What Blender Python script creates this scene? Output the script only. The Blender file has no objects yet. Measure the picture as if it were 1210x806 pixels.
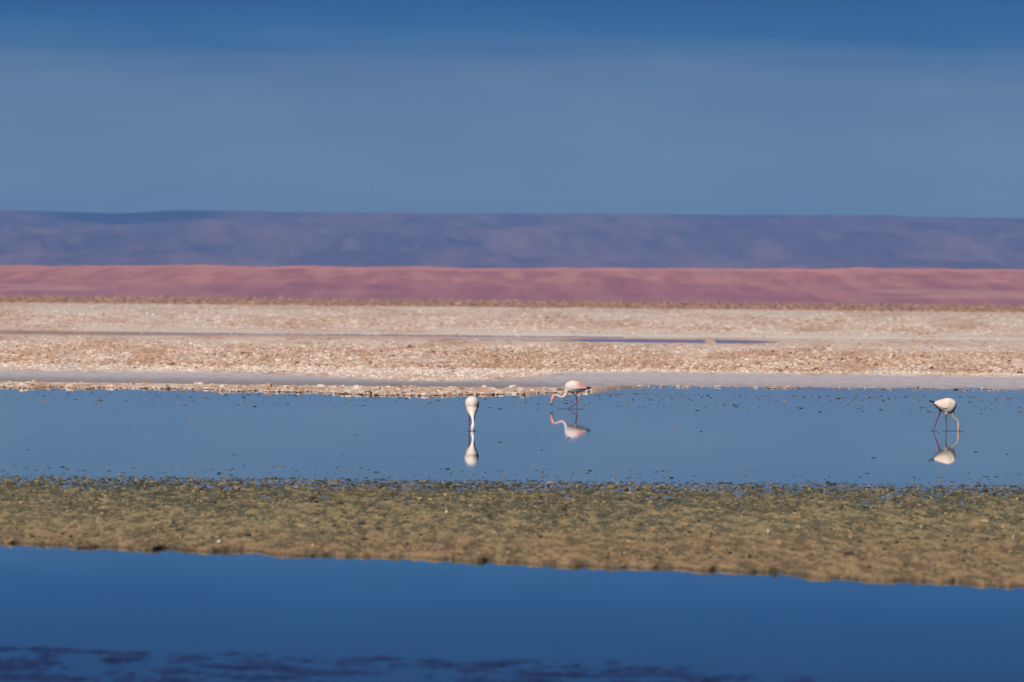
import bpy, bmesh, math
import numpy as np
from mathutils import Vector, Matrix

sc = bpy.context.scene
COL = sc.collection

# ------------------------------------------------------------------ camera
F = 10083.0            # focal length in photograph pixels (300 mm on 36 mm, 1210 px wide)
CAM_H = 2.45           # eye height over the lagoon
HZ = 350.5             # row of the true horizon at the middle of the photograph
ROLL = 0.0096
PITCH = math.atan((403.0 - HZ) / F)
cd = bpy.data.cameras.new("camera"); cam = bpy.data.objects.new("camera", cd); COL.objects.link(cam)
cd.lens = 300; cd.sensor_width = 36; cd.sensor_fit = 'HORIZONTAL'
cd.clip_start = 1; cd.clip_end = 90000
cd.dof.use_dof = True; cd.dof.focus_distance = 160; cd.dof.aperture_fstop = 5.6
fw = Vector((0, math.cos(PITCH), -math.sin(PITCH)))
up0 = Vector((0, math.sin(PITCH), math.cos(PITCH)))
rt = Vector((1, 0, 0)) * math.cos(ROLL) + up0 * math.sin(ROLL)
up = -Vector((1, 0, 0)) * math.sin(ROLL) + up0 * math.cos(ROLL)
M = Matrix((rt, up, -fw)).transposed().to_4x4(); M.translation = (0, 0, CAM_H)
cam.matrix_world = M
sc.camera = cam
sc.view_settings.view_transform = 'Standard'; sc.view_settings.look = 'None'
sc.view_settings.exposure = 0.0; sc.view_settings.gamma = 1.0
HF = CAM_H * F

def G(px, py):
    """photograph pixel -> point on the water plane"""
    d = rt * (px - 605) + up * (403 - py) + fw * F
    t = CAM_H / -d.z
    return d.x * t, d.y * t

# ------------------------------------------------------------------ sky and sun
SUN_EL, SUN_AZ = math.radians(38), math.radians(205)      # azimuth clockwise from +Y: high, behind the camera on the left
w = bpy.data.worlds.new("World"); sc.world = w; w.use_nodes = True
nt = w.node_tree; nt.nodes.clear(); L = nt.links.new
out = nt.nodes.new('ShaderNodeOutputWorld'); bg = nt.nodes.new('ShaderNodeBackground')
sky = nt.nodes.new('ShaderNodeTexSky'); sky.sky_type = 'NISHITA'; sky.sun_disc = False
sky.sun_elevation = SUN_EL; sky.sun_rotation = SUN_AZ; sky.altitude = 2300; sky.dust_density = 0.3; sky.ozone_density = 1.5
tc = nt.nodes.new('ShaderNodeTexCoord'); sep = nt.nodes.new('ShaderNodeSeparateXYZ'); L(tc.outputs['Generated'], sep.inputs[0])
mp = nt.nodes.new('ShaderNodeMapping'); mp.inputs['Scale'].default_value = (22, 22, 300); mp.inputs['Rotation'].default_value = (0, 0.02, 0)
L(tc.outputs['Generated'], mp.inputs[0])
ns = nt.nodes.new('ShaderNodeTexNoise'); ns.inputs['Scale'].default_value = 1.0; ns.inputs['Detail'].default_value = 3
L(mp.outputs[0], ns.inputs[0])
ad = nt.nodes.new('ShaderNodeMath'); ad.operation = 'MULTIPLY_ADD'; ad.inputs[1].default_value = 0.008; ad.inputs[2].default_value = -0.004
L(ns.outputs['Fac'], ad.inputs[0])
ad2 = nt.nodes.new('ShaderNodeMath'); ad2.operation = 'ADD'; L(sep.outputs['Z'], ad2.inputs[0]); L(ad.outputs[0], ad2.inputs[1])
mr = nt.nodes.new('ShaderNodeMapRange'); mr.inputs['From Min'].default_value = 0.0; mr.inputs['From Max'].default_value = 0.08
L(ad2.outputs[0], mr.inputs[0])
rp = nt.nodes.new('ShaderNodeValToRGB'); cr = rp.color_ramp
SKY_TINT = [(0.0, (.215, .325, .395)), (0.12, (.195, .298, .395)), (0.32, (.138, .213, .375)), (0.355, (.085, .175, .355)), (0.39, (.027, .135, .335)), (0.44, (.014, .098, .285)), (0.56, (.009, .060, .190)), (1.0, (.02, .09, .24))]
while len(cr.elements) < len(SKY_TINT): cr.elements.new(0.5)
for e, (p, c) in zip(cr.elements, SKY_TINT): e.position = p; e.color = (*c, 1)
L(mr.outputs[0], rp.inputs[0])
mx = nt.nodes.new('ShaderNodeMix'); mx.data_type = 'RGBA'; mx.blend_type = 'MULTIPLY'; mx.inputs[0].default_value = 1
mp2 = nt.nodes.new('ShaderNodeMapping'); mp2.inputs['Scale'].default_value = (30, 30, 110); L(tc.outputs['Generated'], mp2.inputs[0])
ns2 = nt.nodes.new('ShaderNodeTexNoise'); ns2.inputs['Scale'].default_value = 1.3; ns2.inputs['Detail'].default_value = 5; L(mp2.outputs[0], ns2.inputs[0])
rp2 = nt.nodes.new('ShaderNodeValToRGB'); rp2.color_ramp.elements[0].position = .3; rp2.color_ramp.elements[0].color = (.86, .92, .96, 1)
rp2.color_ramp.elements[1].position = .72; rp2.color_ramp.elements[1].color = (1.15, 1.07, 1.03, 1); L(ns2.outputs['Fac'], rp2.inputs[0])
mx2 = nt.nodes.new('ShaderNodeMix'); mx2.data_type = 'RGBA'; mx2.blend_type = 'MULTIPLY'; mx2.inputs[0].default_value = 1
L(rp.outputs[0], mx2.inputs[6]); L(rp2.outputs[0], mx2.inputs[7])
L(sky.outputs[0], mx.inputs[6]); L(mx2.outputs[2], mx.inputs[7]); L(mx.outputs[2], bg.inputs[0])
bg.inputs[1].default_value = 0.10; L(bg.outputs[0], out.inputs[0])

sl = bpy.data.lights.new("sun", 'SUN'); sl.energy = 4.9; sl.angle = math.radians(0.5); sl.color = (1, .95, .88)
so = bpy.data.objects.new("sun", sl); COL.objects.link(so)
sd = Vector((math.sin(SUN_AZ) * math.cos(SUN_EL), math.cos(SUN_AZ) * math.cos(SUN_EL), math.sin(SUN_EL)))
so.rotation_euler = sd.to_track_quat('Z', 'Y').to_euler(); so.location = (-50, -80, 100)

# ------------------------------------------------------------------ helpers
def tag(o, label=None, cat=None, group=None, kind=None):
    if label: o['label'] = label
    if cat: o['category'] = cat
    if group: o['group'] = group
    if kind: o['kind'] = kind
    return o

def mesh_np(name, V, Fc, mat, col=None, smooth=True, parent=None):
    """V (n,3); Fc (m,k) constant face size"""
    V = np.asarray(V, dtype=np.float32); Fc = np.asarray(Fc, dtype=np.int32)
    me = bpy.data.meshes.new(name)
    me.vertices.add(len(V)); me.vertices.foreach_set('co', V.ravel())
    k = Fc.shape[1]
    me.loops.add(Fc.size); me.loops.foreach_set('vertex_index', Fc.ravel())
    me.polygons.add(len(Fc)); me.polygons.foreach_set('loop_start', np.arange(0, Fc.size, k, dtype=np.int32))
    me.polygons.foreach_set('use_smooth', np.full(len(Fc), smooth, dtype=bool))
    me.update(calc_edges=True); me.validate()
    if col is not None:
        a = me.color_attributes.new('tint', 'FLOAT_COLOR', 'POINT')
        c = np.ones((len(V), 4), dtype=np.float32); c[:, :3] = col; a.data.foreach_set('color', c.ravel())
    me.materials.append(mat)
    o = bpy.data.objects.new(name, me); COL.objects.link(o)
    if parent: o.parent = parent
    return o

def hash2(ix, iy, seed):
    h = (ix.astype(np.int64) * 374761393 + iy.astype(np.int64) * 668265263 + seed * 1442695041) & 0xffffffff
    h = ((h ^ (h >> 13)) * 1274126177) & 0xffffffff
    h = h ^ (h >> 16)
    return (h & 0xffffff) / float(0xffffff)

def vn(x, y, seed=0):
    ix = np.floor(x); iy = np.floor(y); fx = x - ix; fy = y - iy
    fx = fx * fx * (3 - 2 * fx); fy = fy * fy * (3 - 2 * fy)
    a = hash2(ix, iy, seed); b = hash2(ix + 1, iy, seed); c = hash2(ix, iy + 1, seed); d = hash2(ix + 1, iy + 1, seed)
    return (a * (1 - fx) + b * fx) * (1 - fy) + (c * (1 - fx) + d * fx) * fy

def fbm(x, y, seed=0, oct=4, g=0.5):
    s = 0; a = 1; t = 0
    for i in range(oct):
        s = s + a * vn(x * 2 ** i + 17.3 * i, y * 2 ** i - 9.1 * i, seed + i); t += a; a *= g
    return s / t

def ss(a, b, x):
    t = np.clip((x - a) / (b - a), 0, 1); return t * t * (3 - 2 * t)

def mixc(a, b, t):
    t = np.asarray(t)[..., None]; return np.asarray(a) * (1 - t) + np.asarray(b) * t

def grid_faces(nr, nc):
    i = np.arange(nr - 1)[:, None] * nc + np.arange(nc - 1)[None, :]
    return np.stack([i, i + 1, i + nc + 1, i + nc], -1).reshape(-1, 4)

def mat_new(name):
    m = bpy.data.materials.new(name); m.use_nodes = True
    return m, m.node_tree, m.node_tree.nodes['Principled BSDF']

def noise_node(nt, scale, detail=3, stretch=(1, 1, 1), coord='Object'):
    tc = nt.nodes.new('ShaderNodeTexCoord'); mp = nt.nodes.new('ShaderNodeMapping'); n = nt.nodes.new('ShaderNodeTexNoise')
    mp.inputs['Scale'].default_value = stretch; n.inputs['Scale'].default_value = scale; n.inputs['Detail'].default_value = detail
    nt.links.new(tc.outputs[coord], mp.inputs[0]); nt.links.new(mp.outputs[0], n.inputs[0])
    return n

def tinted(name, lo=0.8, hi=1.15, scale=8, stretch=(1, 1, 1), rough=0.9, bump=0.0, bdist=0.02, spec=0.3):
    """tint attribute times a fine noise"""
    m, nt, b = mat_new(name)
    at = nt.nodes.new('ShaderNodeAttribute'); at.attribute_name = 'tint'
    n = noise_node(nt, scale, 4, stretch)
    mr = nt.nodes.new('ShaderNodeMapRange'); mr.inputs['From Min'].default_value = .3; mr.inputs['From Max'].default_value = .7
    mr.inputs['To Min'].default_value = lo; mr.inputs['To Max'].default_value = hi
    nt.links.new(n.outputs['Fac'], mr.inputs[0])
    vm = nt.nodes.new('ShaderNodeVectorMath'); vm.operation = 'SCALE'
    nt.links.new(at.outputs['Color'], vm.inputs[0]); nt.links.new(mr.outputs[0], vm.inputs['Scale'])
    nt.links.new(vm.outputs[0], b.inputs['Base Color'])
    b.inputs['Roughness'].default_value = rough; b.inputs['Specular IOR Level'].default_value = spec
    if bump:
        bp = nt.nodes.new('ShaderNodeBump'); bp.inputs['Strength'].default_value = bump; bp.inputs['Distance'].default_value = bdist
        nt.links.new(n.outputs['Fac'], bp.inputs['Height']); nt.links.new(bp.outputs[0], b.inputs['Normal'])
    return m

def px_of(X, Y): return 605 + X / Y * F
def q_of(Y): return HF / Y - 1.5      # photograph rows below the far edge of the flat

# ------------------------------------------------------------------ materials
SALT = tinted('salt_crust', .78, 1.12, 3.0, (1, .15, 1), .95, spec=.05)
LUMP = tinted('salt_lump', .75, 1.12, 14, (1, 1, 1), .95, spec=.05)
HILL = tinted('pink_hill_rock', .88, 1.1, .02, (1, .3, 3), 1, spec=0)
MOUNT = tinted('mountain_rock', .88, 1.1, .004, (1, .3, 3), 1, spec=0)
MUD = tinted('algae_mud', .7, 1.25, 30, (1, .4, 1), .8, .6, .012, spec=.12)
WET = tinted('wet_mud', .7, 1.2, 20, (1, .3, 1), .14, spec=.5)

def water_material():
    m, nt, b = mat_new('still_water')
    b.inputs['Base Color'].default_value = (.012, .03, .05, 1)
    b.inputs['IOR'].default_value = 1.33; b.inputs['Specular IOR Level'].default_value = .5
    n = noise_node(nt, .25, 3, (1, .25, 1))
    mr = nt.nodes.new('ShaderNodeMapRange'); mr.inputs['From Min'].default_value = .35; mr.inputs['From Max'].default_value = .7
    mr.inputs['To Min'].default_value = .012; mr.inputs['To Max'].default_value = .03
    nt.links.new(n.outputs['Fac'], mr.inputs[0]); nt.links.new(mr.outputs[0], b.inputs['Roughness'])
    return m
WATER = water_material()

# ------------------------------------------------------------------ water
def build_water():
    V = [(-160, -60, 0), (160, -60, 0), (160, 720, 0), (-160, 720, 0)]
    tag(mesh_np('water', V, [(0, 1, 2, 3)], WATER, smooth=False), kind='structure')
build_water()

# ------------------------------------------------------------------ the salt flat
WHITE = np.array((.68, .565, .485)); CREAM = np.array((.62, .465, .37)); TAN = np.array((.46, .28, .185)); BROWN = np.array((.30, .165, .10))
GREY = np.array((.36, .325, .34)); DARK = np.array((.10, .06, .045)); PINK = np.array((.45, .30, .25))

def wet_top(px): # rows where the smooth wet band begins (q)
    return 92.5 + 8.0 * np.exp(-((px - 500) / 120) ** 2) - 4.5 * ss(620, 680, px) + 1.0 * (vn(px / 60, px * 0, 5) - .5)
def wet_bot(px):
    return 106.5 + 1.2 * np.exp(-((px - 480) / 260) ** 2) - 3.5 * ss(660, 760, px)
def shore_q(px):
    return wet_bot(px) + 4.2 - 2.0 * ss(690, 780, px) + 4.0 * np.exp(-((px - 470) / 150) ** 2) + 4.5 * (fbm(px / 34, px * 0, 9, 3) - .5) - 3.5 * ss(640, 760, px)
def channel(px, q):
    c = 46.0 - 0.9 * ss(100, 500, px) + .5 * ss(0, 120, px)
    return (np.abs(q - c) < .5 + .35 * vn(px / 50, q * 0, 3)) & (px < 735)
def pool(px, q):
    e = 49.3 + 0 * px
    halfw = 1.9 * ss(640, 700, px) * (1 - ss(880, 935, px)) + .4 * (vn(px / 26, q * 0, 8) - .45)
    a = (np.abs(q - e) < halfw) & (px > 650) & (px < 930) & ~((px > 832) & (px < 846))
    b = (np.abs(q - 50.5) < .55 * vn(px / 14, q * 0, 4)) & (px > 440) & (px < 650)
    return a | b

def salt_colour(px, q, r):
    """r: random or fine noise 0..1"""
    t = np.interp(q, [0, 10.6, 12.0, 22, 34, 40, 44, 48, 56, 64, 84, 87, 90, 96, 120], [.9, .85, .30, .38, .56, .22, .22, .36, .38, .68, .62, .12, .16, .4, .6])
    t = t + .9 * (fbm(px / 60, q / 7, 21, 3) - .5)
    k = ss(t - .32, t + .32, 1 - r)           # 1: tan
    k = 1 - ss(.0, 1.0, r + .5 - t)
    c = mixc(WHITE, CREAM, np.clip(k * 2, 0, 1)); c = mixc(c, TAN, np.clip(k * 2 - 1, 0, 1))
    c = mixc(c, BROWN * (.85 + .5 * r[..., None]), (1 - ss(10.4, 11.8, q + 1.2 * (vn(px / 30, q, 2) - .5))) * .85)
    return c

def build_ground():
    qs = np.concatenate([np.array([0.35, .6, .9, 1.3, 1.8, 2.4, 3.0, 3.6, 4.2, 4.8]), np.arange(5.2, 30, .4), np.arange(30, 86, .25), np.arange(86, 124, .12)])
    Ys = HF / (qs + 1.5); Ys = np.concatenate([Ys, [190, 160, 130, 90, 40, 0, -60]])[::-1]
    nc = 620
    u = np.linspace(-1, 1, nc)
    u = np.sign(u) * np.abs(u) ** 1.0
    W = np.maximum(.085 * Ys, 0) + 8
    X = u[None, :] * W[:, None]; X[:, 0] = -W * 6 - 160; X[:, -1] = W * 6 + 160
    Y = np.repeat(Ys[:, None], nc, 1)
    Ysafe = np.maximum(Y, 150)
    px = px_of(X, Ysafe); q = q_of(Ysafe)
    z = .035 + .012 * fbm(X * 1.5, Y * .3, 31, 3)
    band = (q > wet_top(px)) & (q < wet_bot(px))
    z = np.where(band, .012 + 0 * z, z)
    z = np.where((q > 43.5) & (q < 55), .008 + .006 * vn(X, Y * .1, 33), z)
    z = np.where(channel(px, q) | pool(px, q), -.05, z)
    sh = shore_q(px)
    z = np.where(q > sh, -.03 - .004 * (q - sh), z)
    z = np.where(Y < 215, -.3, z)
    r = .5 * fbm(X * .8, Y * .06, 41, 4) + .5 * vn(X * np.interp(q, [5, 40, 80], [1.2, 3, 6]), Y * .4, 42)
    r = np.clip((r - .5) * 2.0 + .5, 0, 1)
    c = salt_colour(px, q, r)
    g = ss(wet_top(px) - .5, wet_top(px) + .8, q) * (1 - ss(wet_bot(px) - .6, wet_bot(px) + .4, q))
    gc = mixc(GREY * 1.42, GREY * .76, ss(94, 106, q) * (1 - .4 * ss(620, 700, px)))
    gc = gc * (.9 + .2 * fbm(X * .2, Y * .6, 51, 3))[..., None]
    c = mixc(c, gc, g)
    # smooth pale strips beside the channel and the track
    s1 = (1 - ss(.4, .9, np.abs(q - 43.4))) * ss(300, 700, px) * .9
    c = mixc(c, np.array((.75, .69, .62)), s1 * .8)
    s2 = ss(45.6, 46.2, q) * (1 - ss(49.2, 50, q)) * ss(120, 300, px) * (1 - ss(880, 960, px))
    c = mixc(c, PINK * 1.25, s2 * .8)
    s3 = (1 - ss(1.5, 3.5, np.abs(q - 46.8))) * (1 - ss(150, 320, px))
    c = mixc(c, BROWN * 1.15, s3 * .6)
    c = mixc(c, GREY * .5, ss(wet_bot(px) - .8, wet_bot(px) + .6, q) * ss(660, 760, px) * .8)
    c = np.where((q > 121)[..., None], np.array((.10, .085, .06)), c)
    V = np.stack([X, Y, z], -1).reshape(-1, 3)
    tag(mesh_np('ground', V, grid_faces(len(Ys), nc), SALT, c.reshape(-1, 3)), kind='structure')
build_ground()

# ------------------------------------------------------------------ lumps (loose crust, uncountable)
ph = (1 + 5 ** .5) / 2
ICO = np.array([(-1, ph, 0), (1, ph, 0), (-1, -ph, 0), (1, -ph, 0), (0, -1, ph), (0, 1, ph), (0, -1, -ph), (0, 1, -ph), (ph, 0, -1), (ph, 0, 1), (-ph, 0, -1), (-ph, 0, 1)]) / math.sqrt(1 + ph * ph)
ICF = np.array([(0, 11, 5), (0, 5, 1), (0, 1, 7), (0, 7, 10), (0, 10, 11), (1, 5, 9), (5, 11, 4), (11, 10, 2), (10, 7, 6), (7, 1, 8), (3, 9, 4), (3, 4, 2), (3, 2, 6), (3, 6, 8), (3, 8, 9), (4, 9, 5), (2, 4, 11), (6, 2, 10), (8, 6, 7), (9, 8, 1)])

def lumps(name, X, Y, Z, rx, rz, col, mat, seed, jit=.35, kind='stuff', shade_var=.0):
    rng = np.random.default_rng(seed); n = len(X)
    a = rng.uniform(0, 2 * math.pi, n); ca, sa = np.cos(a)[:, None], np.sin(a)[:, None]
    B = np.repeat(ICO[None], n, 0) * (1 + rng.uniform(-jit, jit, (n, 12, 1)))
    e = rng.uniform(.6, 1.5, (n, 1))
    bx = B[..., 0] * e; by = B[..., 1] / e
    V = np.stack([(bx * ca - by * sa) * rx[:, None] + X[:, None], (bx * sa + by * ca) * rx[:, None] + Y[:, None], B[..., 2] * rz[:, None] + Z[:, None]], -1)
    Fc = (ICF[None] + (np.arange(n) * 12)[:, None, None]).reshape(-1, 3)
    c = np.repeat(col[:, None, :], 12, 1) * (1 + rng.uniform(-.08, .08, (n, 12, 1)))
    return mesh_np(name, V.reshape(-1, 3), Fc, mat, c.reshape(-1, 3), smooth=False)

def build_salt_lumps():
    rng = np.random.default_rng(5)
    N = 105000
    px = rng.uniform(-170, 1380, N); q = np.where(rng.random(N) < .42, rng.uniform(9.5, 50, N), rng.uniform(50, 101, N))
    q += np.where((q > 50), 0, 0)
    X = (px - 605) / F * (HF / (q + 1.5)); Y = HF / (q + 1.5)
    dens = np.interp(q, [9, 20, 30, 38, 40, 46, 50, 56, 62, 84, 88, 92], [.5, .5, .8, .9, .35, .12, .2, .45, 1, 1, .9, .8])
    cl = fbm(px / 45, q / 5, 61, 3)
    keep = (rng.random(N) < dens * np.clip(.35 + 1.6 * (cl - .25), .15, 1)) & (q < wet_top(px) - .4) & ~channel(px, q) & ~pool(px, q)
    for dq in (.6, 1.2, 1.8, 2.4): keep &= ~pool(px, q - dq) & ~channel(px, q - dq)
    keep &= ~((np.abs(q - 43.4) < .8) & (px > 500))
    keep &= ~((q > 45.5) & (q < 49.5) & (px > 250) & (px < 940))
    px, q, X, Y = px[keep], q[keep], X[keep], Y[keep]; n = len(X)
    big = np.interp(q, [9, 30, 50, 60, 86, 92], [.20, .12, .046, .048, .044, .036])
    s = big * rng.lognormal(0, .45, n); s = np.minimum(s, big * 2.3)
    h = s * rng.uniform(.35, .75, n) * np.interp(q, [9, 30, 44, 52, 60], [.5, .55, .5, .6, 1])
    r = rng.random(n)
    c = salt_colour(px, q, r)
    dk = rng.random(n) < np.interp(q, [9, 45, 55, 70, 84, 88], [.05, .04, .05, .11, .11, .01]) * np.clip(3 * (cl[keep] - .35), .2, 2)  # some lumps coloured dark in place of shadowed crevices
    c = np.where(dk[:, None], DARK * rng.uniform(.8, 2.2, (n, 1)), c); s = np.where(dk, s * .7, s)
    tag(lumps('salt_lumps', X, Y, .035 + h * .25, s, h, c, LUMP, 6), kind='stuff')
    # strip of lumps along the water
    N = 32000
    px = rng.uniform(-150, 1360, N); q = rng.uniform(101, 118, N)
    top = wet_bot(px); bot = shore_q(px)
    dens = 1 - .72 * ss(640, 760, px) * (fbm(px / 40, q * 0, 66, 2) < .62)
    keep = (q > top - 1.2 * ss(690, 780, px)) & (q < np.maximum(bot + .4, top + 1.4)) & (rng.random(N) < dens * (1 - .25 * ss(690, 780, px)))
    px, q = px[keep], q[keep]; Y = HF / (q + 1.5); X = (px - 605) / F * Y; n = len(X)
    s = .030 * rng.lognormal(0, .45, n); s *= 1 - .35 * ss(690, 780, px); h = s * rng.uniform(.4, .9, n) * (1 - .3 * ss(690, 780, px))
    c = salt_colour(px, q * 0 + 62, rng.random(n)) * .92
    c = np.where((rng.random(n) < .06)[:, None], DARK * 1.6, c)
    tag(lumps('shore_lumps', X, Y, .012 + h * .2, s, h, c, LUMP, 7), kind='stuff')
    # brown hummocks at the far edge of the flat
    N = 16000
    q = rng.uniform(2.9, 11.6, N); px = rng.uniform(-150, 1360, N); Y = HF / (q + 1.5); X = (px - 605) / F * Y
    s = np.interp(Y, [2200, 5500], [.27, .6]) * rng.lognormal(0, .35, N); h = s * rng.uniform(.35, .8, N)
    r = rng.random(N)
    c = mixc(BROWN * .8, TAN * np.array((1.05, .95, .9)), r ** 1.2); c = np.where((rng.random(N) < .06)[:, None], DARK * 1.6, c)
    tag(lumps('brown_hummocks', X, Y, h * .3, s, h, c, LUMP, 8), kind='stuff')
build_salt_lumps()

# ------------------------------------------------------------------ pink hills and mountains
def build_hills():
    nr, nc = 90, 900
    Yr = np.linspace(5900, 8600, nr); X0 = np.linspace(-1, 1, nc)
    Y = np.repeat(Yr[:, None], nc, 1); X = X0[None] * (.11 * Yr[:, None])
    px = px_of(X, Y)
    yh = HZ + ROLL * (px - 605)
    top_row = np.interp(px, [0, 200, 400, 500, 605, 800, 1000, 1210], [313.2, 313.6, 315, 315.5, 318, 316.5, 316.5, 318])
    crest = (yh - top_row) / F * 7600 + CAM_H + 3.2 * (fbm(X / 45, Y * 0, 71, 5, .6) - .5)
    t = np.clip((Y - 5950) / 1650, 0, 1)
    prof = t ** .75
    z = crest * prof + (.6 + 9 * (fbm(X / 70, Y / 300, 73, 5, .6) - .5)) * np.sin(np.pi * t)
    z = np.where(Y > 7620, crest - (Y - 7620) * .03, z)
    z = np.where(Y < 5990, -.3, z)
    h = z / np.maximum(crest, 1)
    n = fbm(X / 16, Y / 420, 75, 4, .65)
    base = mixc((.41, .15, .13), (.54, .23, .175), np.clip((n - .35) * 3.4, 0, 1))
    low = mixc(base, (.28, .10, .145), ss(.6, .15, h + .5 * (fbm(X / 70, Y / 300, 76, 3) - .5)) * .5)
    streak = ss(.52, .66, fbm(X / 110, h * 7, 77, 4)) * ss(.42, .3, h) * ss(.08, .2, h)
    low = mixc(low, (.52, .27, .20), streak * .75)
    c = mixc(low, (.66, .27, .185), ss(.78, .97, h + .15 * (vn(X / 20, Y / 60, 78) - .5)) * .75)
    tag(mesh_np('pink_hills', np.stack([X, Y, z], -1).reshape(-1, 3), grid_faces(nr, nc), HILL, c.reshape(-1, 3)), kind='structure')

def build_mountains():
    nr, nc = 150, 900
    Yr = np.linspace(17000, 27000, nr); X0 = np.linspace(-1, 1, nc)
    Y = np.repeat(Yr[:, None], nc, 1); X = X0[None] * (.10 * Yr[:, None])
    px = px_of(X, Y); yh = HZ + ROLL * (px - 605)
    top_row = np.interp(px, [-200, 0, 60, 130, 160, 205, 260, 400, 605, 700, 870, 1050, 1075, 1210, 1400], [247, 248, 249.5, 252, 251.5, 248.3, 249, 251, 252, 252, 253.8, 254.2, 256, 258, 259])
    crest = (yh - top_row) / F * 24500 + CAM_H
    t = np.clip((Y - 17300) / 7200, 0, 1)
    gul = 1 - np.abs(fbm(X / 420 + Y / 2600, Y / 1500, 81, 4) * 2 - 1)
    prof = .1 + .9 * (t ** 1.15)
    env = np.sin(np.pi * np.clip(t, 0, 1)) ** .7
    z = crest * prof + env * (62 * (gul - .75) + 55 * (fbm(X / 500, Y / 1300, 83, 5, .55) - .5))
    z += env * 26 * (1 - np.abs(fbm(X / 130 + Y / 1800, Y / 2600, 89, 3) * 2 - 1) - .75)
    for hx, hy, hh, hw in ((-262, 20300, 118, 210), (-20, 19600, 92, 170), (120, 20100, 100, 300), (1040, 19000, 84, 260), (560, 19300, 80, 220), (-900, 19700, 86, 260)):
        dd = np.sqrt(((X - hx) / hw) ** 2 + ((Y - hy) / 900) ** 2); z = np.maximum(z, hh * (1.15 - dd) + 10 * (fbm(X / 60, Y / 200, 90, 3) - .5))
    z = np.minimum(z, crest - 1 + 0 * z) + 1.6 * (fbm(X / 60, Y * 0, 84, 3) - .5)
    z = np.where(Y > 24500, crest * (1 - (Y - 24500) / 9000), z)
    z = np.where(t <= 0, -2, z)
    h = z / crest
    n = fbm(X / 150, Y / 1300, 85, 5, .6)
    c = mixc((.12, .064, .075), (.235, .122, .115), np.clip((n - .38) * 3.5, 0, 1))
    c = mixc(c, (.32, .19, .17), ss(.56, .70, fbm(X / 80, Y / 800, 87, 4, .6)) * .45)
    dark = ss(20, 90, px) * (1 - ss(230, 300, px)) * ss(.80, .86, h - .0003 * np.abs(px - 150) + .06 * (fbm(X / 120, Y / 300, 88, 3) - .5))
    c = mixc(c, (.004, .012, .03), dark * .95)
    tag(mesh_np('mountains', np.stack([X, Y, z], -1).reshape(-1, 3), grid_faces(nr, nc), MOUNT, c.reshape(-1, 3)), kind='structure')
build_hills(); build_mountains()

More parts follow.
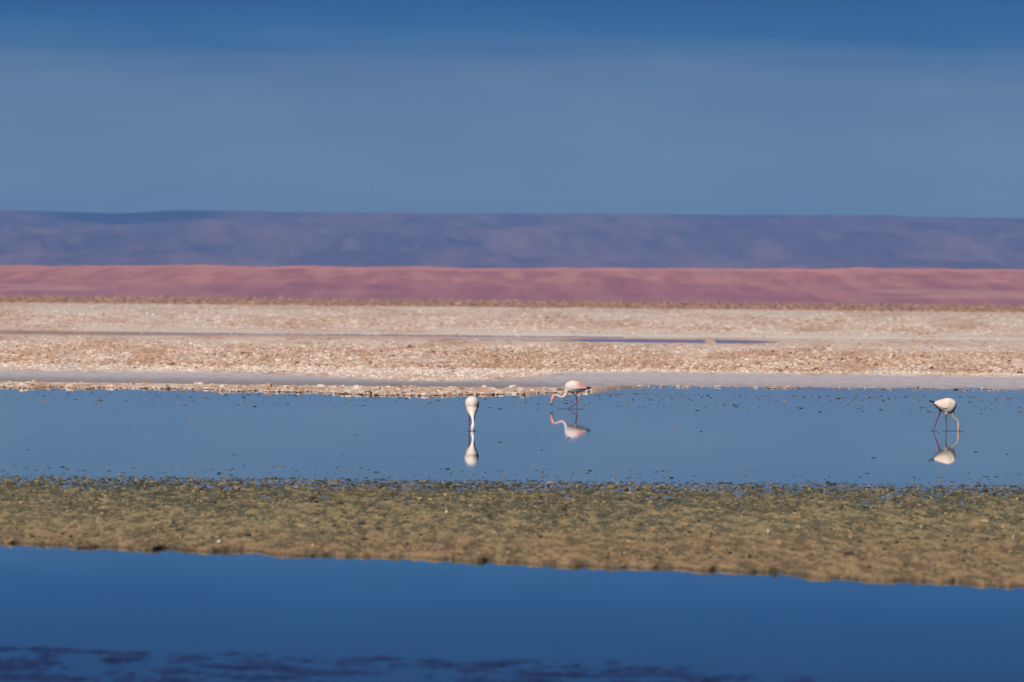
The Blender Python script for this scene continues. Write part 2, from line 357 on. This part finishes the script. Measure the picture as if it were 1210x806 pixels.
# ------------------------------------------------------------------ mud bank in the lagoon
EDGE = [G(px, py) for px, py in ((-150, 639), (0, 643), (150, 648.5), (300, 653), (400, 656), (600, 664.5), (800, 672), (1000, 683), (1210, 694), (1380, 705))]
EX = np.array([e[0] for e in EDGE]); EY = np.array([e[1] for e in EDGE])
def build_mud():
    nr, nc = 430, 980
    v = np.linspace(0, 1, nr)[:, None]; X = np.repeat(np.linspace(-8.1, 8.1, nc)[None], nr, 0)
    e = np.interp(X, EX, EY) + 2.6 * (fbm(X * 3.4, X * 0, 91, 4, .45) - .5) + .8 * (vn(X * .7, X * 0, 92) - .5)
    Y = (e - .5) + v * (118.5 - e + .5)
    d = Y - e
    bank = ss(-.05, .22, d)
    f1 = fbm(X * 12, Y * 2.2, 93, 4, .75); f2 = fbm(X * 1.6, Y * .45, 94, 3)
    far = ss(84, 110, Y)
    z = -.04 + bank * (.068 - .026 * far) + .070 * (f1 - .5) * (.7 + .6 * far) + .022 * (f2 - .5)
    z += .010 * (1 - ss(0, 1.0, d)) * bank * vn(X * 14, Y * 2, 95)
    out = ss(106.5, 110.0, Y + 1.5 * (f2 - .5))
    z -= out * .014; z -= ss(110.2, 116, Y) * .035
    z[-1] = -.1; z[0] = -.1
    n = np.clip((fbm(X * 10, Y * 1.0, 96, 4, .8) - .5) * 4 + .5, 0, 1)
    near = mixc((.36, .24, .13), (.15, .112, .062), n); fr = mixc((.35, .265, .135), (.115, .11, .07), n)
    c = mixc(near, fr, ss(82, 93, Y + 4 * (f2 - .5)))
    low = 1 - ss(.003, .022, z)
    c = mixc(c, (.055, .065, .045), low * .85)                       # algae in the wet hollows
    c = mixc(c, (.11, .055, .035), (1 - ss(-.1, .3, d)) * .6)       # darker brown rim of the bank
    c = mixc(c, (.05, .055, .04), out * .8)
    tag(mesh_np('mud_bank', np.stack([X, Y, z], -1).reshape(-1, 3), grid_faces(nr, nc), MUD, c.reshape(-1, 3)), kind='structure')
    # clods on the bank and specks standing out of the water
    rng = np.random.default_rng(12)
    N = 24000
    cx = rng.uniform(-8, 8, N); cy = rng.uniform(76, 113, N); ee = np.interp(cx, EX, EY)
    k = cy > ee + .2; cx, cy = cx[k], cy[k]; n_ = len(cx)
    s = .009 * rng.lognormal(0, .5, n_); h = s * rng.uniform(.35, .9, n_)
    r = rng.random(n_)
    cc = mixc((.10, .075, .05), (.36, .26, .13), r); cc = np.where((rng.random(n_) < .15)[:, None], np.array((.03, .035, .03)), cc)
    zc = .028 - .022 * ss(84, 110, cy) - .012 * ss(109, 112, cy)
    tag(lumps('mud_clods', cx, cy, zc + h * .2, s, h, cc, MUD, 13), kind='stuff')
    P = []
    def strip(n, y0, y1, power, x0=-60, x1=1270):
        a = rng.uniform(x0, x1, n); b = y0 + (y1 - y0) * rng.random(n) ** power
        return list(zip(a, b + ROLL * (a - 605)))
    P += strip(5200, 577, 567.5, 1.3)
    P += strip(1400, 573, 553, 2.6)           # off the far side of the bank
    P += strip(1300, 464, 484, 2.4)              # off the salt shore
    P += strip(70, 486, 560, 1.0)
    G_ = np.array([G(a, b) for a, b in P]); n_ = len(G_)
    sc_ = G_[:, 1] / 110
    s = .0125 * np.minimum(sc_, 1.7) * rng.lognormal(0, .5, n_); s = np.minimum(s, .05); h = s * rng.uniform(.2, .45, n_)
    cc = np.array((.045, .045, .04)) * rng.uniform(.6, 2.2, (n_, 1)) + np.where(rng.random(n_) < .25, 1., 0.)[:, None] * np.array((.14, .10, .05))
    tag(lumps('mud_specks', G_[:, 0], G_[:, 1], 0 * s, s, h, cc, MUD, 14), kind='stuff')
build_mud()

# nearest shallows: dark wet mud breaking the surface, far out of focus
def build_shallows():
    nr, nc = 420, 560
    X = np.repeat(np.linspace(-5.5, 5.5, nc)[None], nr, 0); Y = np.repeat(np.linspace(38, 64, nr)[:, None], nc, 1)
    px = px_of(X, Y)
    lim = np.interp(px, [-100, 0, 300, 600, 800, 1000, 1210, 1400], [752, 754, 761, 768, 776, 792, 806, 815])
    Yl = HF / (lim - (HZ + ROLL * (px - 605)))
    inside = ss(-.6, 2.2, Yl - Y + 1.2 * (fbm(X * 1.2, Y * .5, 101, 3) - .5))
    z = -.03 + .0285 * inside + .05 * (fbm(X * 4.2, Y * 2.2, 102, 4, .7) - .5) * (.35 + inside)
    z[-1] = -.1; z[0] = -.1
    n = fbm(X * 3, Y, 103, 3)
    c = mixc((.018, .014, .022), (.036, .025, .036), n)
    tag(mesh_np('shallow_mud', np.stack([X, Y, z], -1).reshape(-1, 3), grid_faces(nr, nc), WET, c.reshape(-1, 3)), kind='structure')
build_shallows()

# ------------------------------------------------------------------ dark mounds one can pick out on the salt
def mound(px, py, wpx, label, seed, hr=.32):
    x, y = G(px, py); rad = wpx / 2 / (F / y)
    rng = np.random.default_rng(seed)
    nr, ns = 7, 20; V = []; C_ = []
    for i in range(nr):
        t = i / (nr - 1)
        for j in range(ns):
            a = 2 * math.pi * j / ns
            k = 1 + .35 * math.sin(3 * a + seed) * (1 - t) + rng.uniform(-.14, .14)
            rr = rad * (1 - t) ** .8 * k
            V.append((rr * math.cos(a), rr * math.sin(a), rad * 2 * hr * (t ** .9) * (1 + rng.uniform(-.18, .18)) - .02))
            C_.append(mixc((.11, .055, .035), (.30, .17, .10), rng.random()))
    Fc = [(i * ns + j, i * ns + (j + 1) % ns, (i + 1) * ns + (j + 1) % ns, (i + 1) * ns + j) for i in range(nr - 1) for j in range(ns)]
    o = mesh_np('mud_mound', V, Fc, LUMP, np.array(C_), smooth=False); o.location = (x, y, .04)
    tag(o, label, 'mound', 'dark mounds on the salt flat')
mound(484, 412.5, 11, 'dark brown mud mound standing alone on pale salt just below the thin channel', 3, .42)
mound(535, 441, 8, 'small dark clod at the edge of white salt above the front facing flamingo', 5, .3)
mound(935, 431.5, 10, 'dark brown clump in the rough salt right of the walking flamingo', 8, .3)
mound(1129, 432, 9, 'brown clump on rough salt above the right hand feeding flamingo', 11, .3)
mound(327, 421.5, 7, 'small lone dark clod on pale salt at the left of the flat', 14, .35)

# ------------------------------------------------------------------ feathers
def feather_mesh():
    m, nt, b = mat_new('white_feather'); b.inputs['Base Color'].default_value = (.62, .59, .55, 1); b.inputs['Roughness'].default_value = .7
    V = []; n = 9
    for i in range(n):
        t = i / (n - 1); wd = .011 * math.sin(math.pi * min(1, t * .9 + .1)) ** .6 * (1 if i else .15)
        z = .02 * math.sin(t * 2.4)
        for s, dz in ((-1, .006), (0, 0), (1, .006)): V.append((t * .075 - .035, s * wd, z + dz + .001))
        for s, dz in ((-1, .006), (0, 0), (1, .006)): V.append((t * .075 - .035, s * wd, z + dz - .001))
    Fc = []
    for i in range(n - 1):
        a = i * 6; b_ = a + 6
        for k in (0, 1): Fc += [(a + k, a + k + 1, b_ + k + 1, b_ + k), (a + 3 + k + 1, a + 3 + k, b_ + 3 + k, b_ + 3 + k + 1)]
    o = mesh_np('feather', V, Fc, m); return o
first = True; proto = feather_mesh()
FE = [(112, 603, 'lone white feather on the olive mud near the left edge of the bank'),
      (117, 618, 'white feather lying just below another at the left end of the mud bank'),
      (528, 609, 'bright white feather on the mud bank straight below the front facing flamingo'),
      (486, 635, 'small white feather low on the brown middle of the mud bank'),
      (1099, 590, 'long white feather near the upper water edge below the right hand flamingo'),
      (906, 632, 'white feather on the mud, rightmost of three in a short row'),
      (872, 635, 'white feather on the mud, middle of three in a short row'),
      (823, 637, 'white feather on the mud, leftmost of three in a short row'),
      (1199, 639, 'upright white feather at the far right edge of the mud bank'),
      (258, 645, 'white feather at the rim of the mud bank beside the near water')]
for i, (px, py, lab) in enumerate(FE):
    o = proto if i == 0 else proto.copy()
    if i: COL.objects.link(o)
    x, y = G(px, py); o.location = (x, y, .032 if py > 600 else .014); o.rotation_euler = (.5 * math.sin(i * 5), -.3 - .5 * (i % 3), .8 * i); o.scale = (.8, .8, .8)
    tag(o, lab, 'feather', 'white feathers on the mud bank')

# ------------------------------------------------------------------ flamingos
def loft(rings, ns=16):
    """rings: (x, y, z, r_side, r_up) -> closed tube"""
    P = [Vector(r[:3]) for r in rings]; V = []; Fc = []
    n = len(P)
    for i in range(n):
        t = (P[min(i + 1, n - 1)] - P[max(i - 1, 0)]).normalized()
        ref = Vector((0, 1, 0)) if abs(t.y) < .8 else Vector((1, 0, 0))
        u = (ref - t * ref.dot(t)).normalized(); v = t.cross(u)
        for j in range(ns):
            a = 2 * math.pi * j / ns
            V.append(P[i] + u * math.cos(a) * rings[i][3] + v * math.sin(a) * rings[i][4])
    for i in range(n - 1):
        for j in range(ns):
            Fc.append((i * ns + j, i * ns + (j + 1) % ns, (i + 1) * ns + (j + 1) % ns, (i + 1) * ns + j))
    c0 = len(V); V.append(P[0]); V.append(P[-1])
    for j in range(ns):
        Fc.append((c0, (j + 1) % ns, j)); Fc.append((c0 + 1, (n - 1) * ns + j, (n - 1) * ns + (j + 1) % ns))
    return V, Fc

def dense(pts, k=6):
    """Catmull-Rom through rows of numbers"""
    P = np.array(pts, float); P = np.vstack([2 * P[0] - P[1], P, 2 * P[-1] - P[-2]]); O = []
    for i in range(1, len(P) - 2):
        for j in range(k):
            t = j / k
            O.append(.5 * ((2 * P[i]) + (-P[i - 1] + P[i + 1]) * t + (2 * P[i - 1] - 5 * P[i] + 4 * P[i + 1] - P[i + 2]) * t * t + (-P[i - 1] + 3 * P[i] - 3 * P[i + 1] + P[i + 2]) * t ** 3))
    O.append(P[-2]); O = np.array(O); O[:, 3:] = np.maximum(O[:, 3:], .002)
    return [tuple(o) for o in O]

def tube5(pts): return [(p[0], p[1], p[2], p[3], p[3]) for p in pts]

def feather_mat(name, bump=.25):
    m = tinted(name, .9, 1.06, 38, (1, 2.5, 3), .85, bump, .006, spec=.15)
    return m
PLUM = feather_mat('plumage'); BILL = tinted('bill', .95, 1.05, 20, rough=.45, spec=.4); BLACKF = tinted('black_flight_feathers', .7, 1.3, 60, (1, 1, 4), .6, spec=.25)

def raw(name, parts, mat, parent, colf, voxel=None, smooth=True):
    V = []; Fc = []
    for v, f in parts:
        o = len(V); V += [tuple(p) for p in v]; Fc += [tuple(i + o for i in q) for q in f]
    me = bpy.data.meshes.new(name); me.from_pydata(V, [], Fc); me.update()
    ob = bpy.data.objects.new(name, me); COL.objects.link(ob)
    if voxel:
        md = ob.modifiers.new('r', 'REMESH'); md.mode = 'VOXEL'; md.voxel_size = voxel; md.use_smooth_shade = True
        sm = ob.modifiers.new('s', 'SMOOTH'); sm.factor = .4; sm.iterations = 2
        dg = bpy.context.evaluated_depsgraph_get(); me2 = bpy.data.meshes.new_from_object(ob.evaluated_get(dg))
        ob.modifiers.clear(); ob.data = me2; me2.name = name; bpy.data.meshes.remove(me); me = me2
        bm = bmesh.new(); bm.from_mesh(me)
        vs = [v for v in bm.verts if v.co.z > .325]
        for _ in range(34): bmesh.ops.smooth_vert(bm, verts=vs, factor=.5, use_axis_x=True, use_axis_y=True, use_axis_z=True)
        bm.to_mesh(me); bm.free()
    for p in me.polygons: p.use_smooth = smooth
    a = me.color_attributes.new('tint', 'FLOAT_COLOR', 'POINT')
    co = np.zeros(len(me.vertices) * 3); me.vertices.foreach_get('co', co); co = co.reshape(-1, 3)
    c = np.ones((len(co), 4)); c[:, :3] = colf(co); a.data.foreach_set('color', c.ravel().astype(np.float32))
    me.materials.clear(); me.materials.append(mat)
    ob.parent = parent
    return ob

def near_poly(co, pts):
    """distance to a polyline, and position along it 0..1"""
    P = np.array([p[:3] for p in pts]); best = np.full(len(co), 9.); tt = np.zeros(len(co))
    seg = np.linalg.norm(P[1:] - P[:-1], axis=1); cum = np.concatenate([[0], np.cumsum(seg)])
    for i in range(len(P) - 1):
        d = P[i + 1] - P[i]; t = np.clip(((co - P[i]) @ d) / (d @ d), 0, 1)
        dist = np.linalg.norm(co - (P[i] + t[:, None] * d), axis=1); m = dist < best
        best[m] = dist[m]; tt[m] = (cum[i] + t[m] * seg[i]) / cum[-1]
    return best, tt

def toes(x, y, z, fx, fy):
    T = []
    for a in (-.5, 0, .5):
        dx = fx * math.cos(a) - fy * math.sin(a); dy = fx * math.sin(a) + fy * math.cos(a)
        T.append(loft(dense(tube5([(x, y, z, .007), (x + dx * .04, y + dy * .04, z - .004, .006), (x + dx * .08, y + dy * .08, z - .006, .003)]), 3), 8))
    return T

def flamingo(spec):
    root = bpy.data.objects.new('flamingo', None); COL.objects.link(root); root.empty_display_size = .2
    x, y = G(*spec['at']); root.location = (x, y, 0)
    tag(root, spec['label'], 'flamingo', 'flamingos feeding in the lagoon')
    body = dense(spec['body'], 4); neck = dense(tube5(spec['neck'])); legs = [dense(tube5(l), 5) for l in spec['legs']]
    parts = [loft(body, 28), loft(neck, 16)] + [loft(l, 12) for l in legs]
    for l, (fx, fy) in zip(spec['legs'], spec['toe']):
        parts += toes(*l[-1][:3], fx, fy)
    W = np.array(spec.get('white', (.75, .65, .58))); PK = np.array((.80, .30, .27)); LEG = np.array((.13, .045, .05)); KNEE = np.array((.19, .06, .065))
    B = [b[:3] for b in body]
    def colf(co):
        c = np.repeat(W[None], len(co), 0)
        n = fbm(co[:, 0] * 26 + co[:, 1] * 9, co[:, 2] * 34, 7, 3)
        c = mixc(c, (.70, .46, .40), np.clip((n - .46) * 3, 0, .6))
        db, tb = near_poly(co, B)
        # lower belly a little warmer, as the plumage is
        dn, tn = near_poly(co, neck)
        isn = (dn < .055) & (co[:, 2] < spec['neck'][0][2] + .005)
        nc_ = mixc(np.array(spec.get('neckcol', (.74, .56, .50))), PK, ss(spec.get('pinkfrom', .62), spec.get('pinkfrom', .62) + .15, tn) * spec.get('pinkamt', 1.))
        base = ss(.0, .25, tn)
        c = np.where(isn[:, None], mixc(c, nc_, base), c)
        for l in spec['legs']:
            dl, tl = near_poly(co, l); isl = (dl < .034) & (co[:, 2] < l[0][2] - .02)
            zz = co[:, 2]; kz = l[2][2]
            lc = mixc(LEG, KNEE, np.exp(-((zz - kz) / .035) ** 2)); lc = mixc(lc, (.62, .34, .32), ss(l[0][2] - .09, l[0][2] - .03, zz))
            isl &= ~(isn & (dn < dl))
            c = np.where(isl[:, None], lc, c)
        return c
    bo = raw('body', parts, PLUM, root, colf, voxel=.0052)
    # bill, yellow with a black tip, bent in the middle
    b0 = dense(tube5(spec['bill'][:2] + [spec['bill'][2]]), 4)
    bl = raw('bill', [loft(b0, 12)], BILL, root, lambda co: np.repeat(np.array([[.66, .34, .05]]), len(co), 0))
    tp = raw('bill_tip', [loft(dense(tube5(spec['bill'][2:]), 4), 12)], BILL, bl, lambda co: np.repeat(np.array([[.012, .010, .010]]), len(co), 0))
    tp['label'] = 'black bill tip'
    for s in (-1, 1):
        hx, hy, hz = spec['eye']; sx, sy = spec['eyeside']
        e = [(hx + s * sx + 0, hy + s * sy, hz + k * .005, .006 * math.cos(k * .5), .006 * math.cos(k * .5)) for k in (-1, 0, 1)]
        raw('eye', [loft(e, 8)], BILL, root, lambda co: np.repeat(np.array([[.02, .012, .01]]), len(co), 0))
    # folded wings: shells of long feathers over each flank
    for s in (-1, 1):
        parts = []
        for k, row in enumerate(spec['wing']):
            parts.append(loft(dense([(a[0] + s * a[5], a[1] + s * a[6], a[2], a[3], a[4]) for a in row], 4), 12))
        wm = spec['wingpink']
        def wc(co):
            c = np.repeat(W[None] * .99, len(co), 0)
            n = fbm(co[:, 0] * 30, co[:, 2] * 60 + co[:, 1] * 20, 17, 3)
            c = mixc(c, (.76, .50, .44), np.clip((n - .5) * 2.4, 0, .45))
            return mixc(c, (.78, .17, .17), wm(co))
        raw('wing', parts, PLUM, root, wc)
    for t in spec['tail']:
        tl = raw('tail_feathers', [loft(dense(t, 4), 10)], BLACKF, root, lambda co: np.repeat(np.array([[.012, .012, .014]]), len(co), 0))
    return root

# the walking bird, in profile, facing left
flamingo(dict(at=(681.6, 483.4), label='pink headed flamingo walking left with its bill just above the water',
    body=[(-.262, 0, .465, .012, .015), (-.245, 0, .47, .055, .06), (-.20, 0, .48, .095, .102), (-.13, 0, .487, .12, .132), (-.06, 0, .486, .125, .138), (.02, 0, .474, .112, .122), (.09, 0, .462, .085, .093), (.15, 0, .452, .055, .06), (.20, 0, .448, .03, .032), (.225, 0, .448, .012, .012)],
    neck=[(-.20, 0, .43, .06), (-.228, 0, .375, .046), (-.243, 0, .325, .034), (-.285, 0, .277, .027), (-.347, 0, .262, .023), (-.416, 0, .288, .021), (-.468, 0, .303, .022), (-.507, 0, .283, .031), (-.530, 0, .235, .039), (-.541, 0, .19, .031), (-.545, 0, .165, .02)],
    pinkfrom=.60,
    bill=[(-.542, 0, .19, .026), (-.553, 0, .15, .023), (-.557, 0, .115, .018), (-.548, 0, .092, .015), (-.531, 0, .075, .007)],
    eye=(-.545, 0, .235), eyeside=(0, .031),
    legs=[[(-.035, -.035, .39, .04), (-.022, -.035, .28, .014), (0, -.035, .150, .013), (0, -.03, .05, .008), (.002, -.03, -.05, .008)],
          [(-.035, .04, .39, .04), (-.018, .04, .275, .014), (-.002, .04, .148, .013), (-.115, .04, .058, .008), (-.205, .04, -.008, .008)]],
    toe=[(-1, 0), (-1, -.1)],
    wing=[[(-.20, 0, .49, .02, .04, 0, .075), (-.12, 0, .505, .022, .075, 0, .108), (-.03, 0, .500, .022, .08, 0, .112), (.06, 0, .487, .02, .058, 0, .092), (.14, 0, .472, .018, .035, 0, .060), (.215, 0, .46, .01, .014, 0, .03)],
          [(-.08, 0, .57, .018, .018, 0, .055), (.0, 0, .565, .02, .028, 0, .062), (.08, 0, .535, .018, .026, 0, .054), (.15, 0, .50, .014, .02, 0, .04), (.22, 0, .478, .006, .01, 0, .02)]],
    wingpink=lambda co: ss(-.05, .08, co[:, 0]) * ss(.495, .54, co[:, 2] + .22 * co[:, 0]) * .85,
    tail=[[(.11, s * .03, .450 + .006 * k, .014, .028), (.18, s * .03, .454 + .006 * k, .016, .034), (.25, s * .022, .462 + .005 * k, .014, .026), (.315 - .02 * k, s * .012, .470 + .004 * k, .005, .010)] for s, k in ((-1, 0), (1, 0), (0, 1))]))

# the bird on the right, head under, facing right
flamingo(dict(at=(1118.1, 509.2), label='white flamingo at the far right, bent over with its bill in the water',
    white=(.74, .64, .55), neckcol=(.36, .32, .27), pinkfrom=.76, pinkamt=.55,
    body=[(-.24, 0, .535, .012, .012), (-.22, 0, .527, .032, .033), (-.175, 0, .51, .062, .066), (-.12, 0, .494, .09, .098), (-.055, 0, .485, .112, .126), (.017, 0, .478, .126, .146), (.085, 0, .462, .12, .142), (.130, 0, .446, .098, .118), (.158, 0, .434, .062, .08), (.174, 0, .428, .018, .028)],
    neck=[(.10, 0, .40, .055), (.108, 0, .35, .042), (.115, 0, .304, .029), (.138, 0, .252, .023), (.180, 0, .226, .021), (.214, 0, .190, .021), (.227, 0, .145, .024), (.234, 0, .108, .031), (.233, 0, .068, .028), (.229, 0, .038, .02)],
    bill=[(.230, 0, .055, .024), (.226, 0, .02, .02), (.222, 0, -.01, .017), (.212, 0, -.03, .014), (.195, 0, -.045, .006)],
    eye=(.238, 0, .105), eyeside=(0, .029),
    legs=[[(-.105, .035, .41, .038), (-.140, .035, .285, .013), (-.174, .035, .20, .013), (-.212, .035, .09, .008), (-.250, .035, -.03, .008)],
          [(0, -.03, .37, .04), (-.004, -.03, .25, .013), (-.008, -.03, .178, .013), (-.001, -.03, .08, .008), (.008, -.03, -.05, .008)]],
    toe=[(1, 0), (1, 0)],
    wing=[[(.11, 0, .47, .018, .04, 0, .085), (.04, 0, .495, .022, .08, 0, .112), (-.05, 0, .500, .022, .082, 0, .106), (-.12, 0, .502, .018, .058, 0, .082), (-.18, 0, .513, .014, .034, 0, .055), (-.235, 0, .53, .006, .012, 0, .025)],
          [(-.02, 0, .58, .016, .02, 0, .05), (-.10, 0, .565, .018, .024, 0, .052), (-.17, 0, .548, .014, .018, 0, .04), (-.23, 0, .545, .006, .01, 0, .02)]],
    wingpink=lambda co: ss(.0, -.2, co[:, 0]) * .12,
    tail=[[(-.16, s * .03, .515, .008, .02), (-.22, s * .028, .533, .009, .024), (-.28, s * .02, .552, .008, .020), (-.332, s * .012, .566, .004, .009)] for s in (-1, 0, 1)]
       + [[(-.07, s * .07, .395, .006, .018), (-.13, s * .062, .425, .008, .026), (-.18, s * .048, .462, .008, .024), (-.225, s * .03, .505, .004, .012)] for s in (-1, 1)]))

# the bird facing the camera, head down to the water
flamingo(dict(at=(557.6, 508.6), label='white flamingo facing the camera with neck straight down into the water',
    white=(.76, .66, .59), neckcol=(.80, .69, .64), pinkfrom=.80, pinkamt=.45,
    body=[(-.03, .26, .50, .012, .012), (-.025, .24, .50, .035, .035), (-.02, .18, .495, .07, .075), (-.012, .10, .492, .105, .115), (-.002, .02, .49, .126, .136), (.0, -.05, .49, .131, .141), (.0, -.105, .486, .120, .132), (.0, -.15, .478, .098, .112), (0, -.185, .470, .068, .080), (0, -.205, .465, .035, .042), (0, -.212, .463, .012, .014)],
    neck=[(-.001, -.05, .46, .05), (-.001, -.075, .425, .10), (.0, -.11, .385, .106), (.002, -.148, .345, .086), (.005, -.185, .30, .058), (.009, -.220, .26, .036), (.014, -.25, .235, .027), (.022, -.27, .17, .0235), (.024, -.28, .12, .026), (.017, -.288, .075, .034), (.012, -.292, .032, .034), (.010, -.292, -.005, .024)],
    bill=[(.010, -.292, .010, .028), (.010, -.292, -.005, .024), (.010, -.285, -.02, .02), (.010, -.275, -.035, .014), (.010, -.26, -.05, .006)],
    eye=(.013, -.296, .06), eyeside=(.031, 0),
    legs=[[(-.045, .0, .38, .04), (-.046, .02, .26, .014), (-.047, .035, .165, .014), (-.047, .02, .06, .009), (-.047, .015, -.05, .009)],
          [(.045, .05, .38, .04), (.042, .06, .26, .014), (.036, .07, .165, .014), (.034, .06, .06, .009), (.034, .05, -.05, .009)]],
    toe=[(0, -1), (0, -1)],
    wing=[[(0, -.02, .462, .006, .02, .110, 0), (0, .03, .470, .018, .065, .110, 0), (-.004, .08, .475, .018, .07, .098, 0), (-.01, .14, .485, .016, .052, .076, 0), (-.02, .20, .496, .012, .03, .046, 0), (-.028, .25, .502, .005, .012, .02, 0)]],
    wingpink=lambda co: ss(.46, .38, co[:, 2]) * .15,
    tail=[[(-.02 + s * .02, .20, .49, .01, .02), (-.025 + s * .018, .27, .495, .010, .02), (-.028 + s * .01, .33, .50, .004, .006)] for s in (-1, 1)]))

# rings spreading on the water where legs and bills enter it
def ripple(px, py, R0, seed):
    x, y = G(px, py); nr, ns = 46, 64; V = []; 
    for i in range(nr):
        r = R0 * (i + .3) / nr
        for j in range(ns):
            a = 2 * math.pi * j / ns
            env = math.sin(math.pi * min(1, (i + .3) / nr)) ** .8
            V.append((r * math.cos(a), r * math.sin(a), .0045 + .0007 * env * math.sin(r * 130 + seed) - (.006 if i == nr - 1 else 0)))
    Fc = [(i * ns + j, (i + 1) * ns + j, (i + 1) * ns + (j + 1) % ns, i * ns + (j + 1) % ns) for i in range(nr - 1) for j in range(ns)]
    o = mesh_np('water_ripple', V, Fc, WATER); o.location = (x, y, 0); tag(o, kind='structure')
ripple(681.6, 483.4, .20, 0); ripple(671.3, 483.4, .24, 1); ripple(1118.5, 509.4, .10, 2); ripple(1130, 509.4, .15, 3); ripple(1103.5, 509.4, .07, 0); ripple(557.8, 509.6, .10, 1)

# ------------------------------------------------------------------ haze
def haze():
    x, y0, y1, z0, z1 = 5200, -400, 29000, -3.5, 262
    V = [(-x, y0, z0), (x, y0, z0), (x, y1, z0), (-x, y1, z0), (-x, y0, z1), (x, y0, z1), (x, y1, z1), (-x, y1, z1)]
    Fc = [(0, 3, 2, 1), (4, 5, 6, 7), (0, 1, 5, 4), (1, 2, 6, 5), (2, 3, 7, 6), (3, 0, 4, 7)]
    m = bpy.data.materials.new('haze_air'); m.use_nodes = True; nt = m.node_tree; nt.nodes.clear()
    o = nt.nodes.new('ShaderNodeOutputMaterial'); v = nt.nodes.new('ShaderNodeVolumePrincipled')
    v.inputs['Color'].default_value = (.24, .47, 1.0, 1); v.inputs['Density'].default_value = 5.0e-5; v.inputs['Anisotropy'].default_value = 0
    nt.links.new(v.outputs[0], o.inputs['Volume'])
    h = mesh_np('haze', V, Fc, m, smooth=False); tag(h, kind='stuff')
haze()
